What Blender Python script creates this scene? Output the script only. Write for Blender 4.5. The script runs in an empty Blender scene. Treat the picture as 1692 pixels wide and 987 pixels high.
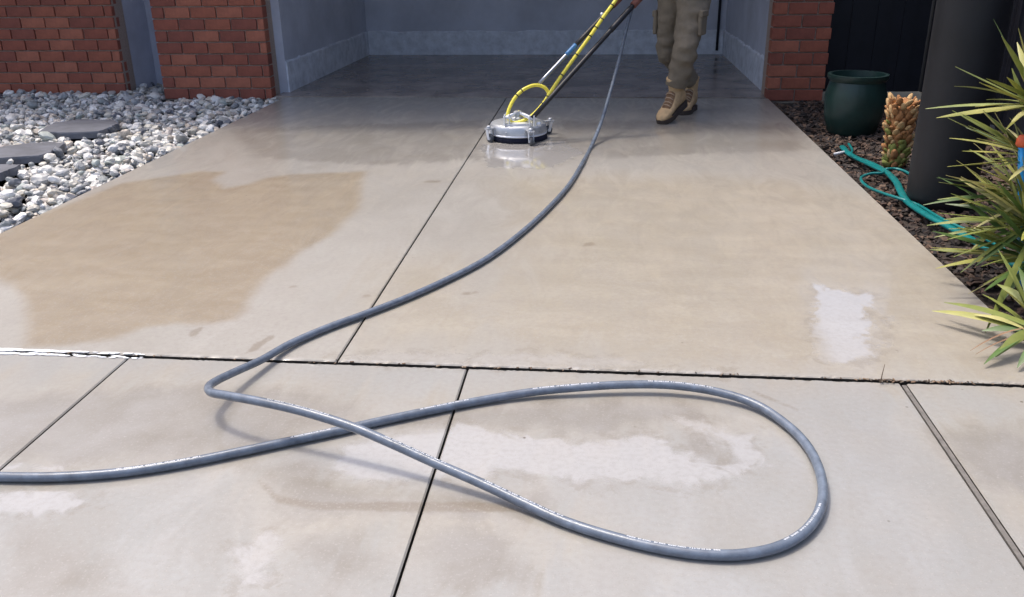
import bpy, bmesh, math, random
import numpy as np
from mathutils import Vector, Matrix, noise
R = math.radians
random.seed(7); rng = np.random.default_rng(7)
scene = bpy.context.scene
C = scene.collection

# ------------------------------------------------------------------ camera
W, H = 1692., 987.
F, PIT, YAW, ROL, CH = 1431.3, R(22.17), R(6.0), R(0.83), 1.30
cp, sp, cy, sy, cr, sr = math.cos(PIT), math.sin(PIT), math.cos(YAW), math.sin(YAW), math.cos(ROL), math.sin(ROL)
r0 = Vector((cy, sy, 0)); f0 = Vector((-sy*cp, cy*cp, -sp)); u0 = Vector((-sy*sp, cy*sp, cp))
right = r0*cr - u0*sr; up = r0*sr + u0*cr
cam_d = bpy.data.cameras.new('camera'); cam = bpy.data.objects.new('camera', cam_d); C.objects.link(cam)
M4 = Matrix((right, up, -f0)).transposed().to_4x4(); M4.translation = (0, 0, CH)
cam.matrix_world = M4
cam_d.sensor_width = 36; cam_d.sensor_fit = 'HORIZONTAL'; cam_d.lens = F/W*36; cam_d.clip_end = 2000; cam_d.clip_start = .02
scene.camera = cam

# ------------------------------------------------------------------ light
KX, KY = .33, -.22                       # shadow offset per metre of height
sd = Vector((-KX, -KY, 1)).normalized()
w = bpy.data.worlds.new('World'); scene.world = w; w.use_nodes = True
nt = w.node_tree; sk = nt.nodes.new('ShaderNodeTexSky'); sk.sky_type = 'NISHITA'; sk.sun_disc = False
sk.sun_elevation = math.asin(sd.z); sk.sun_rotation = math.atan2(sd.x, sd.y)
sk.air_density = .75; sk.dust_density = 4.5; sk.ozone_density = .4
nt.links.new(sk.outputs[0], nt.nodes['Background'].inputs[0]); nt.nodes['Background'].inputs[1].default_value = .15
sl = bpy.data.lights.new('sun', 'SUN'); sun = bpy.data.objects.new('sun', sl); C.objects.link(sun)
sl.energy = 1.15; sl.angle = R(8.0); sl.color = (1, .95, .87)
sun.rotation_euler = sd.to_track_quat('Z', 'Y').to_euler(); sun.location = (-6, 5, 12)
vs = scene.view_settings; vs.view_transform = 'Standard'; vs.look = 'None'; vs.gamma = 1; vs.use_curve_mapping = False
vs.exposure = 0.92

# ------------------------------------------------------------------ pixel -> place
def ray(px, py):
    a = (px-W/2)/F; b = -(py-H/2)/F
    return (right*a + up*b + f0)
def G(px, py, z=0.):
    r = ray(px, py); t = (z-CH)/r.z
    return Vector((r.x*t, r.y*t, z))
def AY(px, py, Y):
    r = ray(px, py); t = Y/r.y
    return Vector((r.x*t, Y, CH+r.z*t))

# ------------------------------------------------------------------ helpers
class MB:
    def __init__(s): s.v = []; s.f = []; s.sm = []
    def add(s, vs_, fs, smooth=False):
        o = len(s.v); s.v += [tuple(v) for v in vs_]; s.f += [tuple(i+o for i in f) for f in fs]; s.sm += [smooth]*len(fs); return s
    def box(s, c, size, rot=None, bev=0.):
        x, y, z = [k/2 for k in size]; c = Vector(c)
        if bev <= 0:
            vv = [Vector((a*x, b*y, d*z)) for d in (-1, 1) for a, b in ((-1, -1), (1, -1), (1, 1), (-1, 1))]
            ff = [(3, 2, 1, 0), (4, 5, 6, 7), (0, 1, 5, 4), (1, 2, 6, 5), (2, 3, 7, 6), (3, 0, 4, 7)]
        else:
            bm = bmesh.new(); bmesh.ops.create_cube(bm, size=1)
            for v in bm.verts: v.co = Vector((v.co.x*2*x, v.co.y*2*y, v.co.z*2*z))
            bmesh.ops.bevel(bm, geom=bm.edges[:], offset=bev, segments=1, affect='EDGES')
            bm.verts.index_update(); vv = [v.co.copy() for v in bm.verts]; ff = [tuple(v.index for v in f.verts) for f in bm.faces]; bm.free()
        if rot is not None: vv = [rot @ v for v in vv]
        return s.add([v+c for v in vv], ff)
    def rings(s, rg, cap=True, smooth=True, closed=False):
        n = len(rg[0]); vv = [p for r_ in rg for p in r_]; ff = []
        m = len(rg)
        for i in range(m-(0 if closed else 1)):
            for j in range(n):
                a, b = i*n+j, i*n+(j+1) % n; c_, d = ((i+1) % m)*n+(j+1) % n, ((i+1) % m)*n+j
                ff.append((a, b, c_, d))
        if cap and not closed: ff += [tuple(range(n-1, -1, -1)), tuple((m-1)*n+j for j in range(n))]
        return s.add(vv, ff, smooth)
    def tube(s, pts, rad, n=10, cap=True, closed=False, flat=1.):
        pts = [Vector(p) for p in pts]; m = len(pts); rg = []
        rads = rad if isinstance(rad, (list, tuple)) else [rad]*m
        nrm = None
        for i, p in enumerate(pts):
            if closed: t = pts[(i+1) % m]-pts[i-1]
            else: t = pts[min(i+1, m-1)]-pts[max(i-1, 0)]
            t.normalize()
            if nrm is None:
                nrm = Vector((0, 0, 1)) if abs(t.z) < .9 else Vector((0, 1, 0))
            nrm = (nrm - t*nrm.dot(t)).normalized(); bn = t.cross(nrm)
            rg.append([p + nrm*math.sin(2*math.pi*k/n)*rads[i]*flat + bn*math.cos(2*math.pi*k/n)*rads[i] for k in range(n)])
        return s.rings(rg, cap, True, closed)
    def lathe(s, prof, c=(0, 0, 0), axis='Z', n=32, rot=None):
        c = Vector(c); rg = []
        for r_, z in prof:
            ring = []
            for k in range(n):
                a = 2*math.pi*k/n; v = Vector((r_*math.cos(a), r_*math.sin(a), z))
                if rot is not None: v = rot @ v
                ring.append(v+c)
            rg.append(ring)
        return s.rings(rg, True, True)
    def build(s, name, mat, parent=None, auto=None):
        me = bpy.data.meshes.new(name); me.from_pydata(s.v, [], s.f)
        me.polygons.foreach_set('use_smooth', s.sm); me.update()
        if auto:
            me.set_sharp_from_angle(angle=R(auto))
        o = bpy.data.objects.new(name, me); C.objects.link(o)
        if mat: me.materials.append(mat)
        if parent: o.parent = parent
        return o
def empty(name, loc=(0, 0, 0)):
    o = bpy.data.objects.new(name, None); C.objects.link(o); o.empty_display_size = .1
    return o                                        # kept at the origin: part meshes carry world coordinates
def tag(o, label=None, cat=None, group=None, kind=None):
    if label: o['label'] = label
    if cat: o['category'] = cat
    if group: o['group'] = group
    if kind: o['kind'] = kind
    return o
def spline(pts, step=.02):
    """Catmull-Rom through points of any dimension"""
    P = [np.array(p, float) for p in pts]; P = [2*P[0]-P[1]]+P+[2*P[-1]-P[-2]]; out = []
    for i in range(1, len(P)-2):
        p0, p1, p2, p3 = P[i-1:i+3]
        d = lambda a, b: max(np.linalg.norm(a-b), 1e-6)**.5
        t0 = 0; t1 = d(p0, p1); t2 = t1+d(p1, p2); t3 = t2+d(p2, p3)
        n = max(2, int(np.linalg.norm((p2-p1)[:3])/step))
        for k in range(n):
            t = t1+(t2-t1)*k/n
            A1 = (t1-t)/(t1-t0)*p0+(t-t0)/(t1-t0)*p1; A2 = (t2-t)/(t2-t1)*p1+(t-t1)/(t2-t1)*p2; A3 = (t3-t)/(t3-t2)*p2+(t-t2)/(t3-t2)*p3
            B1 = (t2-t)/(t2-t0)*A1+(t-t0)/(t2-t0)*A2; B2 = (t3-t)/(t3-t1)*A2+(t-t1)/(t3-t1)*A3
            out.append((t2-t)/(t2-t1)*B1+(t-t1)/(t2-t1)*B2)
    out.append(P[-2]); return out

# ------------------------------------------------------------------ materials
def mat(name, col, rough=.6, metal=0., spec=.5, nscale=0., namt=.15, bump=0., bscale=80., col2=None, coat=0., attr=None, trans=0.):
    m = bpy.data.materials.new(name); m.use_nodes = True; n = m.node_tree; b = n.nodes['Principled BSDF']
    b.inputs['Roughness'].default_value = rough; b.inputs['Metallic'].default_value = metal; b.inputs['Specular IOR Level'].default_value = spec
    b.inputs['Coat Weight'].default_value = coat; b.inputs['Coat Roughness'].default_value = .1
    b.inputs['Base Color'].default_value = (*col, 1)
    tc = n.nodes.new('ShaderNodeTexCoord')
    src = None
    if attr:
        a = n.nodes.new('ShaderNodeAttribute'); a.attribute_name = attr; src = a.outputs['Color']
    if nscale:
        t = n.nodes.new('ShaderNodeTexNoise'); t.inputs['Scale'].default_value = nscale; t.inputs['Detail'].default_value = 6; t.inputs['Roughness'].default_value = .65
        n.links.new(tc.outputs['Object'], t.inputs['Vector'])
        rp = n.nodes.new('ShaderNodeMapRange'); rp.inputs[1].default_value = .3; rp.inputs[2].default_value = .7
        n.links.new(t.outputs[0], rp.inputs[0])
        mx = n.nodes.new('ShaderNodeMix'); mx.data_type = 'RGBA'
        n.links.new(rp.outputs[0], mx.inputs[0])
        if src is None:
            mx.inputs[6].default_value = (*[c*(1-namt) for c in col], 1); mx.inputs[7].default_value = (*(col2 or [min(1, c*(1+namt)) for c in col]), 1)
        else:
            ml = n.nodes.new('ShaderNodeMix'); ml.data_type = 'RGBA'; ml.blend_type = 'MULTIPLY'; ml.inputs[0].default_value = 1; ml.inputs[7].default_value = (1-2*namt,)*3+(1,)
            n.links.new(src, ml.inputs[6]); n.links.new(src, mx.inputs[7]); n.links.new(ml.outputs[2], mx.inputs[6])
        src = mx.outputs[2]
    if src is not None: n.links.new(src, b.inputs['Base Color'])
    if bump:
        t2 = n.nodes.new('ShaderNodeTexNoise'); t2.inputs['Scale'].default_value = bscale; t2.inputs['Detail'].default_value = 5
        n.links.new(tc.outputs['Object'], t2.inputs['Vector'])
        bp = n.nodes.new('ShaderNodeBump'); bp.inputs['Strength'].default_value = bump; bp.inputs['Distance'].default_value = .01
        n.links.new(t2.outputs[0], bp.inputs['Height']); n.links.new(bp.outputs[0], b.inputs['Normal'])
    if trans:
        b.inputs['Subsurface Weight'].default_value = trans; b.inputs['Subsurface Radius'].default_value = (.01, .01, .005)
    return m

def concrete_mat(name, c1, c2, c3):
    m = bpy.data.materials.new(name); m.use_nodes = True; n = m.node_tree; L = n.links; b = n.nodes['Principled BSDF']
    tc = n.nodes.new('ShaderNodeTexCoord'); P_ = tc.outputs['Object']
    at = n.nodes.new('ShaderNodeAttribute'); at.attribute_name = 'masks'
    sep = n.nodes.new('ShaderNodeSeparateColor'); L.new(at.outputs['Color'], sep.inputs[0])
    def noi(scale, detail=5, rough=.6, dist=0., stretch=None):
        t = n.nodes.new('ShaderNodeTexNoise'); t.inputs['Scale'].default_value = scale; t.inputs['Detail'].default_value = detail
        t.inputs['Roughness'].default_value = rough; t.inputs['Distortion'].default_value = dist
        if stretch:
            mp = n.nodes.new('ShaderNodeMapping'); mp.inputs['Scale'].default_value = stretch; L.new(P_, mp.inputs['Vector']); L.new(mp.outputs[0], t.inputs['Vector'])
        else: L.new(P_, t.inputs['Vector'])
        return t.outputs[0]
    def math_(op, a, b_):
        k = n.nodes.new('ShaderNodeMath'); k.operation = op
        for i, q in enumerate((a, b_)):
            if isinstance(q, (int, float)): k.inputs[i].default_value = q
            else: L.new(q, k.inputs[i])
        return k.outputs[0]
    def rng_(a, lo, hi, t0=0., t1=1., smooth=True):
        k = n.nodes.new('ShaderNodeMapRange'); k.interpolation_type = 'SMOOTHSTEP' if smooth else 'LINEAR'
        L.new(a, k.inputs[0]); k.inputs[1].default_value = lo; k.inputs[2].default_value = hi; k.inputs[3].default_value = t0; k.inputs[4].default_value = t1
        return k.outputs[0]
    def mixc(f, a, b_, mode='MIX'):
        k = n.nodes.new('ShaderNodeMix'); k.data_type = 'RGBA'; k.blend_type = mode
        if isinstance(f, float): k.inputs[0].default_value = f
        else: L.new(f, k.inputs[0])
        for i, q in ((6, a), (7, b_)):
            if isinstance(q, tuple): k.inputs[i].default_value = (*q, 1)
            else: L.new(q, k.inputs[i])
        return k.outputs[2]
    nb = noi(.9, 5, .6, .6); nm = noi(5, 7, .68, .4); nf = noi(60, 6, .75); sw = noi(2.2, 6, .6, .8, (1, 3.2, 1)); big = noi(.45, 3, .5, .4)
    streak = noi(2.6, 7, .62, .9, (2.4, .8, 1)); blot = noi(11, 7, .7, .3); pore = noi(230, 3, .6)
    edge = math_('SUBTRACT', math_('ADD', math_('MULTIPLY', nm, .5), math_('MULTIPLY', nf, .12)), .31)
    fine_edge = math_('SUBTRACT', math_('ADD', math_('MULTIPLY', noi(9, 8, .74, 1.4), 1.), math_('MULTIPLY', nf, .3)), .65)
    dirt = rng_(math_('ADD', sep.outputs[0], math_('MULTIPLY', edge, .24)), .44, .56)
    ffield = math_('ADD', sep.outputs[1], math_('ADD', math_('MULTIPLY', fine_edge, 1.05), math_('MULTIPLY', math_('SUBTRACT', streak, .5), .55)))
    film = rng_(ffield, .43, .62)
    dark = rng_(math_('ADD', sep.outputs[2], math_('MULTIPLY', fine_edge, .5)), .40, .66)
    soft = rng_(math_('ADD', at.outputs['Alpha'], math_('MULTIPLY', math_('SUBTRACT', streak, .5), .9)), .25, .75)
    clean = mixc(rng_(nb, .33, .68), c1, c2)
    clean = mixc(rng_(streak, .40, .66, 0, .55), clean, c3)
    beige = mixc(rng_(sw, .38, .70), (.325, .290, .230), (.372, .336, .272))
    beige = mixc(rng_(blot, .38, .66, 0, .35), beige, (.300, .258, .200))
    col = mixc(soft, clean, beige)
    col = mixc(rng_(nm, .30, .70, 0., .38), col, (.305, .282, .252))
    dcol = mixc(rng_(sw, .35, .7), (.240, .188, .122), (.290, .238, .166))
    dcol = mixc(rng_(nm, .35, .7, 0, .55), dcol, (.235, .190, .136))
    dcol = mixc(rng_(blot, .45, .7, 0, .4), dcol, (.325, .278, .215))
    col = mixc(math_('MULTIPLY', dirt, .85), col, dcol)
    sheen_col = mixc(rng_(nm, .3, .7), (.40, .382, .362), (.43, .415, .398))  # sky sheen on the water film painted as a paler base colour
    col = mixc(math_('MULTIPLY', film, .50), col, sheen_col)
    da = n.nodes.new('ShaderNodeAttribute'); da.attribute_name = 'damp_reflect'
    damp_reflect = rng_(math_('ADD', da.outputs['Fac'], math_('ADD', math_('MULTIPLY', math_('SUBTRACT', streak, .5), .7), math_('MULTIPLY', math_('SUBTRACT', blot, .5), .35))), .36, .66)
    col = mixc(math_('MULTIPLY', math_('MULTIPLY', damp_reflect, math_('SUBTRACT', 1., math_('MULTIPLY', film, .8))), .95), col, mixc(rng_(nm, .3, .7), (.215, .196, .168), (.268, .252, .230)))
    rim = math_('MULTIPLY', rng_(ffield, .26, .38), math_('SUBTRACT', 1., film))
    col = mixc(math_('MULTIPLY', rim, rng_(blot, .45, .6, 0., .38)), col, (.20, .172, .135))
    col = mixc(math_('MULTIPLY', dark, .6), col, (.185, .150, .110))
    col = mixc(rng_(nf, .40, .72, 0, .40), col, (.225, .205, .18))
    col = mixc(rng_(noi(120, 4, .7), .52, .70, 0, .30), col, (.47, .45, .42))
    col = mixc(rng_(pore, .30, .40, .35, 0.), col, (.17, .15, .13))
    vor = n.nodes.new('ShaderNodeTexVoronoi'); vor.inputs['Scale'].default_value = 7.; L.new(P_, vor.inputs['Vector'])
    spk = rng_(vor.outputs[0], .02, .045, 1., 0.); col = mixc(math_('MULTIPLY', spk, rng_(noi(3.1, 2), .5, .62)), col, (.10, .08, .06))
    L.new(col, b.inputs['Base Color'])
    rgh = math_('ADD', rng_(streak, .30, .70, .27, .40), math_('MULTIPLY', nf, .10))
    k = n.nodes.new('ShaderNodeMix'); L.new(film, k.inputs[0]); L.new(rgh, k.inputs[2]); k.inputs[3].default_value = .06
    L.new(k.outputs[0], b.inputs['Roughness'])
    b.inputs['IOR'].default_value = 1.4
    wet = math_('MAXIMUM', film, math_('MULTIPLY', rng_(math_('ADD', math_('MULTIPLY', big, .5), math_('MULTIPLY', streak, .5)), .40, .56), .8))
    L.new(wet, b.inputs['Coat Weight']); b.inputs['Coat IOR'].default_value = 1.33; L.new(rng_(film, 0., 1., .09, .025), b.inputs['Coat Roughness'])
    hgt = math_('ADD', math_('MULTIPLY', nf, .5), math_('MULTIPLY', nm, .8))
    bp = n.nodes.new('ShaderNodeBump'); bp.inputs['Distance'].default_value = .004; L.new(hgt, bp.inputs['Height'])
    L.new(rng_(film, 0, 1, .22, .06), bp.inputs['Strength']); L.new(bp.outputs[0], b.inputs['Normal'])
    bp2 = n.nodes.new('ShaderNodeBump'); bp2.inputs['Distance'].default_value = .004; bp2.inputs['Strength'].default_value = .10; L.new(blot, bp2.inputs['Height']); L.new(bp2.outputs[0], b.inputs['Coat Normal'])
    return m
CONC = concrete_mat('wet_grey_concrete', (.272, .268, .252), (.318, .316, .304), (.336, .338, .332))
CONC_UP = concrete_mat('wet_warm_concrete', (.308, .290, .258), (.352, .337, .306), (.370, .356, .328))
M = dict(
 soil=mat('soil', (.035, .026, .020), .95, nscale=9, namt=.4, bump=.6, bscale=40),
 earth=mat('far_ground', (.10, .09, .06), .95, nscale=.6, namt=.3),
 jointbed=mat('joint_bed', (.026, .021, .016), .95, nscale=50, namt=.4),
 filler=mat('joint_filler', (.15, .138, .125), .8, nscale=40, namt=.3, bump=.3),
 gfloor=mat('garage_concrete', (.27, .215, .18), .22, nscale=2.2, namt=.55, bump=.12, bscale=9, col2=(.40, .34, .30)),
 paint=mat('grey_render', (.55, .57, .65), .75, nscale=1.6, namt=.16, bump=.08, bscale=60),
 plinth=mat('pale_render', (.68, .71, .78), .8, nscale=9, namt=.22, bump=.35, bscale=22),
 mortar=mat('mortar', (.40, .31, .26), .95, nscale=60, namt=.2, bump=.4, bscale=150),
 eave=mat('eave_board', (.75, .75, .73), .7, nscale=4, namt=.05),
 fascia=mat('fascia_metal', (.07, .075, .085), .45, nscale=4, namt=.1),
 navy=mat('dark_steel', (.010, .011, .017), .55, nscale=6, namt=.25),
 hose=mat('blue_grey_rubber', (.135, .163, .208), .24, nscale=25, namt=.30, bump=.10, bscale=300),
 print=mat('white_print', (.66, .68, .71), .5),
 yellow=mat('yellow_hose', (.88, .76, .09), .35, nscale=30, namt=.08),
 black=mat('black_rubber', (.014, .014, .017), .5, nscale=30, namt=.3),
 grey_rub=mat('grey_tyre', (.06, .065, .075), .55),
 alu=mat('cast_aluminium', (.50, .52, .55), .42, metal=.6, nscale=18, namt=.12, bump=.12, bscale=160),
 plate=mat('bright_plate', (.78, .80, .84), .3, metal=.35, nscale=20, namt=.08),
 steel=mat('scuffed_steel', (.42, .44, .48), .35, metal=.9, nscale=25, namt=.2),
 bluetape=mat('blue_sleeve', (.06, .20, .42), .4),
 skirt=mat('navy_bristles', (.012, .014, .035), .8, bump=.6, bscale=250),
 strap=mat('brown_strap', (.16, .06, .045), .8, nscale=30, namt=.3),
 trouser=mat('khaki_cloth', (.175, .145, .105), .9, nscale=14, namt=.14, bump=.3, bscale=35),
 shirt=mat('dark_work_shirt', (.03, .035, .05), .9, nscale=14, namt=.2, bump=.2, bscale=35),
 skin=mat('skin', (.55, .34, .25), .5, nscale=12, namt=.06),
 hair=mat('hair', (.05, .035, .025), .7, bump=.5, bscale=120),
 suede=mat('tan_suede', (.52, .36, .195), .85, nscale=22, namt=.2, bump=.35, bscale=90),
 suede2=mat('brown_suede', (.24, .14, .075), .85, nscale=22, namt=.2, bump=.3, bscale=90),
 sole=mat('boot_sole', (.055, .042, .035), .75, nscale=30, namt=.2),
 lace=mat('boot_lace', (.45, .34, .24), .8),
 pebble=mat('river_pebble', (.5, .5, .48), .45, attr='tint', nscale=45, namt=.12),
 mulch=mat('bark_chip', (.06, .04, .03), .85, attr='tint', nscale=60, namt=.2),
 slate=mat('slate', (.115, .122, .145), .6, nscale=7, namt=.3, bump=.4, bscale=18),
 teal=mat('teal_pipe', (.006, .155, .155), .28, nscale=20, namt=.2),
 whiteplastic=mat('white_plastic', (.55, .57, .60), .4),
 greenpot=mat('green_glaze', (.012, .035, .030), .35, nscale=5, namt=.3),
 charcoal=mat('charcoal_planter', (.0045, .0052, .008), .58, nscale=5, namt=.4, bump=.05, bscale=30),
 bark=mat('palm_bark', (.36, .17, .065), .85, nscale=14, namt=.4, bump=.5, bscale=60),
 bark2=mat('pale_palm_bark', (.52, .34, .16), .85, nscale=30, namt=.4, bump=.5, bscale=60),
 moss=mat('mossy_bark', (.20, .22, .055), .9, nscale=18, namt=.4, bump=.5, bscale=60),
 stem=mat('brown_stem', (.10, .075, .05), .9, nscale=20, namt=.3, bump=.5),
 bluestake=mat('blue_plastic', (.02, .42, .92), .22, coat=.5),
 orange=mat('orange_cap', (.75, .13, .05), .5),
 leafbrown=mat('dry_leaf', (.19, .11, .06), .7, nscale=15, namt=.3),
 glare=mat('white_glare', (.80, .82, .84), .3, nscale=30, namt=.08, bump=.5, bscale=60),  # opaque white put in for glare on the wet slab edge
 twig=mat('dry_twig', (.09, .06, .04), .9),
 litter=mat('litter', (.22, .14, .085), .85, attr='tint'),
)
LEAF = [mat('blade_a', (.25, .27, .055), .42, nscale=9, namt=.2, col2=(.40, .37, .10)),
        mat('blade_b', (.155, .205, .045), .42, nscale=9, namt=.2, col2=(.26, .28, .07)),
        mat('blade_c', (.40, .39, .14), .42, nscale=9, namt=.15, col2=(.55, .50, .22)),
        mat('blade_d', (.070, .125, .030), .42, nscale=9, namt=.25)]
BR = [mat('brick_clay_%d' % i, c, .85, nscale=11, namt=.22, bump=.4, bscale=70) for i, c in enumerate(((.33, .105, .062), (.29, .088, .055), (.38, .130, .078), (.25, .078, .052)))]

# ------------------------------------------------------------------ ground and driveway
XL, XC, XR, YC, YT = -2.965, -.868, 1.482, 2.556, 8.02
LJ = [-1.602, -.420, .966]
g = MB(); g.add([(-400, -400, -.16), (400, -400, -.16), (400, 400, -.16), (-400, 400, -.16)], [(0, 1, 2, 3)])
tag(g.build('ground', M['earth']), kind='structure')

def sdist(pts, poly):
    """signed distance (inside +) of Nx2 points to a polygon"""
    poly = np.array(poly, float); d = np.full(len(pts), 1e9); ins = np.zeros(len(pts), bool)
    for i in range(len(poly)):
        a = poly[i]; b = poly[(i+1) % len(poly)]; ab = b-a; ap = pts-a
        t = np.clip((ap@ab)/max(ab@ab, 1e-9), 0, 1)
        d = np.minimum(d, np.linalg.norm(ap-t[:, None]*ab, axis=1))
        c1 = (a[1] > pts[:, 1]) != (b[1] > pts[:, 1])
        xs = a[0]+(pts[:, 1]-a[1])*ab[0]/(ab[1] if abs(ab[1]) > 1e-9 else 1e-9)
        ins ^= c1 & (pts[:, 0] < xs)
    return np.where(ins, d, -d)
gp = lambda L: [tuple(G(*p)[:2]) for p in L]
DIRT = [gp([(-60, 400), (60, 360), (200, 305), (330, 285), (372, 285), (352, 300), (372, 313), (410, 306), (440, 296), (480, 290), (604, 285), (597, 318), (594, 345), (545, 392), (480, 430), (430, 472), (405, 512), (385, 530), (345, 536), (290, 538), (235, 545), (190, 562), (120, 572), (42, 576), (45, 500), (14, 468), (-60, 440)])]
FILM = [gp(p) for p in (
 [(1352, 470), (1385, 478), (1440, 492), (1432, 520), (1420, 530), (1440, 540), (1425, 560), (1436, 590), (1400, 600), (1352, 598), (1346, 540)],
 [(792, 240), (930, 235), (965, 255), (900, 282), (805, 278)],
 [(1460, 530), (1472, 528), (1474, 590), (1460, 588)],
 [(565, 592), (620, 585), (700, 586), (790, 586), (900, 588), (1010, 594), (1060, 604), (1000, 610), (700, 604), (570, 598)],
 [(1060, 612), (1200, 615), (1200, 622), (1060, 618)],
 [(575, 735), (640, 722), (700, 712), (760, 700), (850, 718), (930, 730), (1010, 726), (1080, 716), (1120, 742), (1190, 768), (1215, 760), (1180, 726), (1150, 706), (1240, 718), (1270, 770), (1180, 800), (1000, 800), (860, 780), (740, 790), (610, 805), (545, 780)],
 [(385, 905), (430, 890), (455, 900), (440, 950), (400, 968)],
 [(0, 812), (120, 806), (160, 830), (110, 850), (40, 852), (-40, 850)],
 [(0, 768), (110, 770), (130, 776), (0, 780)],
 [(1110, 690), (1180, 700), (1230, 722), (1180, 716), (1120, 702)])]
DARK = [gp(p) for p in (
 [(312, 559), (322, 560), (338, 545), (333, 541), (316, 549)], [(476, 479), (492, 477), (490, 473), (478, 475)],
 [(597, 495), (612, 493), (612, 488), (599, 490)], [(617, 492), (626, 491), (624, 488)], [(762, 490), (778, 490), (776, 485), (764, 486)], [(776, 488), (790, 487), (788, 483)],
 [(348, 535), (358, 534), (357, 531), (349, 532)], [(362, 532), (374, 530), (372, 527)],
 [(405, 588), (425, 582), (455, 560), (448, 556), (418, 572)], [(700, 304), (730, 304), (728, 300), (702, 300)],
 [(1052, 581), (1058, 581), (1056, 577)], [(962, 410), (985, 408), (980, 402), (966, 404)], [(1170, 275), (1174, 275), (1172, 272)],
 [(425, 790), (460, 818), (520, 829), (700, 829), (860, 830), (915, 850), (860, 847), (700, 847), (520, 843), (455, 832)],  # dark band painting the raised hose's reflection in the wet slab
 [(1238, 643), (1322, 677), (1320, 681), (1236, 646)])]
SOFT = [gp(p) for p in (
 [(820, 300), (1000, 290), (1300, 300), (1480, 330), (1640, 480), (1720, 640), (1400, 618), (1100, 608), (880, 590), (800, 520), (850, 420)],
 [(60, 640), (330, 630), (560, 650), (600, 690), (430, 740), (250, 760), (60, 770), (-200, 770), (-100, 640)],
 [(700, 665), (900, 655), (1120, 655), (1200, 700), (1080, 710), (900, 722), (700, 700)], [(1560, 720), (1800, 700), (1800, 900), (1640, 850)],
 [(880, 860), (960, 880), (700, 900), (500, 860), (440, 800), (560, 815), (760, 815)],
 [(640, 440), (760, 420), (800, 560), (600, 580)])]

DAMP_REFLECT = [gp(p) for p in (
 [(-200, 650), (90, 650), (330, 635), (560, 655), (610, 690), (470, 735), (330, 760), (150, 768), (-200, 770)],
 [(640, 700), (760, 672), (920, 660), (1110, 662), (1190, 690), (1110, 705), (960, 722), (820, 708), (700, 712)],
 [(1110, 715), (1180, 722), (1220, 765), (1170, 770)], [(1540, 715), (1800, 700), (1800, 860), (1620, 800)],
 [(430, 770), (520, 745), (560, 800), (640, 815), (900, 825), (930, 858), (640, 850), (480, 845)],  # darkens the hose's reflected band; the other polygons are damp concrete
 [(20, 860), (140, 870), (180, 990), (0, 990)], [(500, 900), (600, 880), (640, 960), (520, 985)], [(700, 870), (830, 880), (860, 960), (720, 975)],
 [(380, 215), (800, 200), (800, 262), (640, 275), (420, 262)], [(930, 200), (1300, 205), (1340, 250), (1000, 262), (900, 250)])]
def slab(x0, x1, ys, z, step, parent, lip=.006, name='concrete_slab', thick=.10, bevel=.004, cm=None):
    xs = np.unique(np.concatenate([[x0, x0+bevel], np.arange(x0+step, x1-step*.6, step), [x1-bevel, x1]]))
    ys = np.array(ys); y0, y1 = ys[0], ys[-1]
    ys = np.unique(np.concatenate([[y0, y0+bevel], ys[1:-1], [y1-bevel, y1]]))
    X, Y = np.meshgrid(xs, ys); n, m = len(xs), len(ys)
    Z = np.full_like(X, z); Z[0, :] -= bevel; Z[-1, :] -= bevel; Z[:, 0] -= bevel; Z[:, -1] -= bevel
    # gently chipped arrises
    jit = rng.normal(0, .0012, X.shape); Z[1, :] -= np.abs(jit[1, :]); Z[-2, :] -= np.abs(jit[-2, :])
    v = np.stack([X.ravel(), Y.ravel(), Z.ravel()], 1)
    i = (np.arange(m-1)[:, None]*n+np.arange(n-1)[None, :]).ravel()
    f = np.stack([i, i+1, i+n+1, i+n], 1)
    # skirt walls
    loop = list(range(0, n)) + [k*n+n-1 for k in range(1, m)] + [(m-1)*n+k for k in range(n-2, -1, -1)] + [k*n for k in range(m-2, 0, -1)]
    base = len(v); bot = v[loop].copy(); bot[:, 2] = z-thick; q = len(loop)
    sf = np.array([[loop[(k+1) % q], loop[k], base+k, base+(k+1) % q] for k in range(q)])
    v2 = np.concatenate([v, bot]); f2 = np.concatenate([f, sf])
    me = bpy.data.meshes.new(name); me.from_pydata(v2.tolist(), [], f2.tolist()); me.update()
    pts = v2[:, :2]
    def field(polys, width):
        s_ = np.full(len(pts), -9.)
        for p in polys:
            pa = np.array(p)
            k = ((pts[:, 0] > pa[:, 0].min()-.6) & (pts[:, 0] < pa[:, 0].max()+.6) & (pts[:, 1] > pa[:, 1].min()-.6) & (pts[:, 1] < pa[:, 1].max()+.6))
            if k.any(): s_[k] = np.maximum(s_[k], sdist(pts[k], p))
        return np.clip(.5+s_/width, 0, 1)
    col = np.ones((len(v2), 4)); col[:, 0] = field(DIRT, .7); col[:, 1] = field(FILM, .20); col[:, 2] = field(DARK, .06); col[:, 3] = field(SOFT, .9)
    a = me.attributes.new('masks', 'FLOAT_COLOR', 'POINT'); a.data.foreach_set('color', col.ravel().astype(np.float32))
    a = me.attributes.new('damp_reflect', 'FLOAT', 'POINT'); a.data.foreach_set('value', field(DAMP_REFLECT, .45).astype(np.float32))
    me.materials.append(cm or CONC); me.materials.append(M['jointbed']); me.polygons.foreach_set('material_index', [0]*len(f)+[1]*len(sf)); o = bpy.data.objects.new(name, me); C.objects.link(o); o.parent = parent
    return o
dw = MB(); dw.box((-1., 4.0, -.085), (9., 8.1, .05)); drive = dw.build('driveway', M['jointbed']); tag(drive, kind='structure')
yu = np.concatenate([np.arange(YC+.005, 4.6, .014), np.arange(4.6, YT, .03), [YT]])
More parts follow.
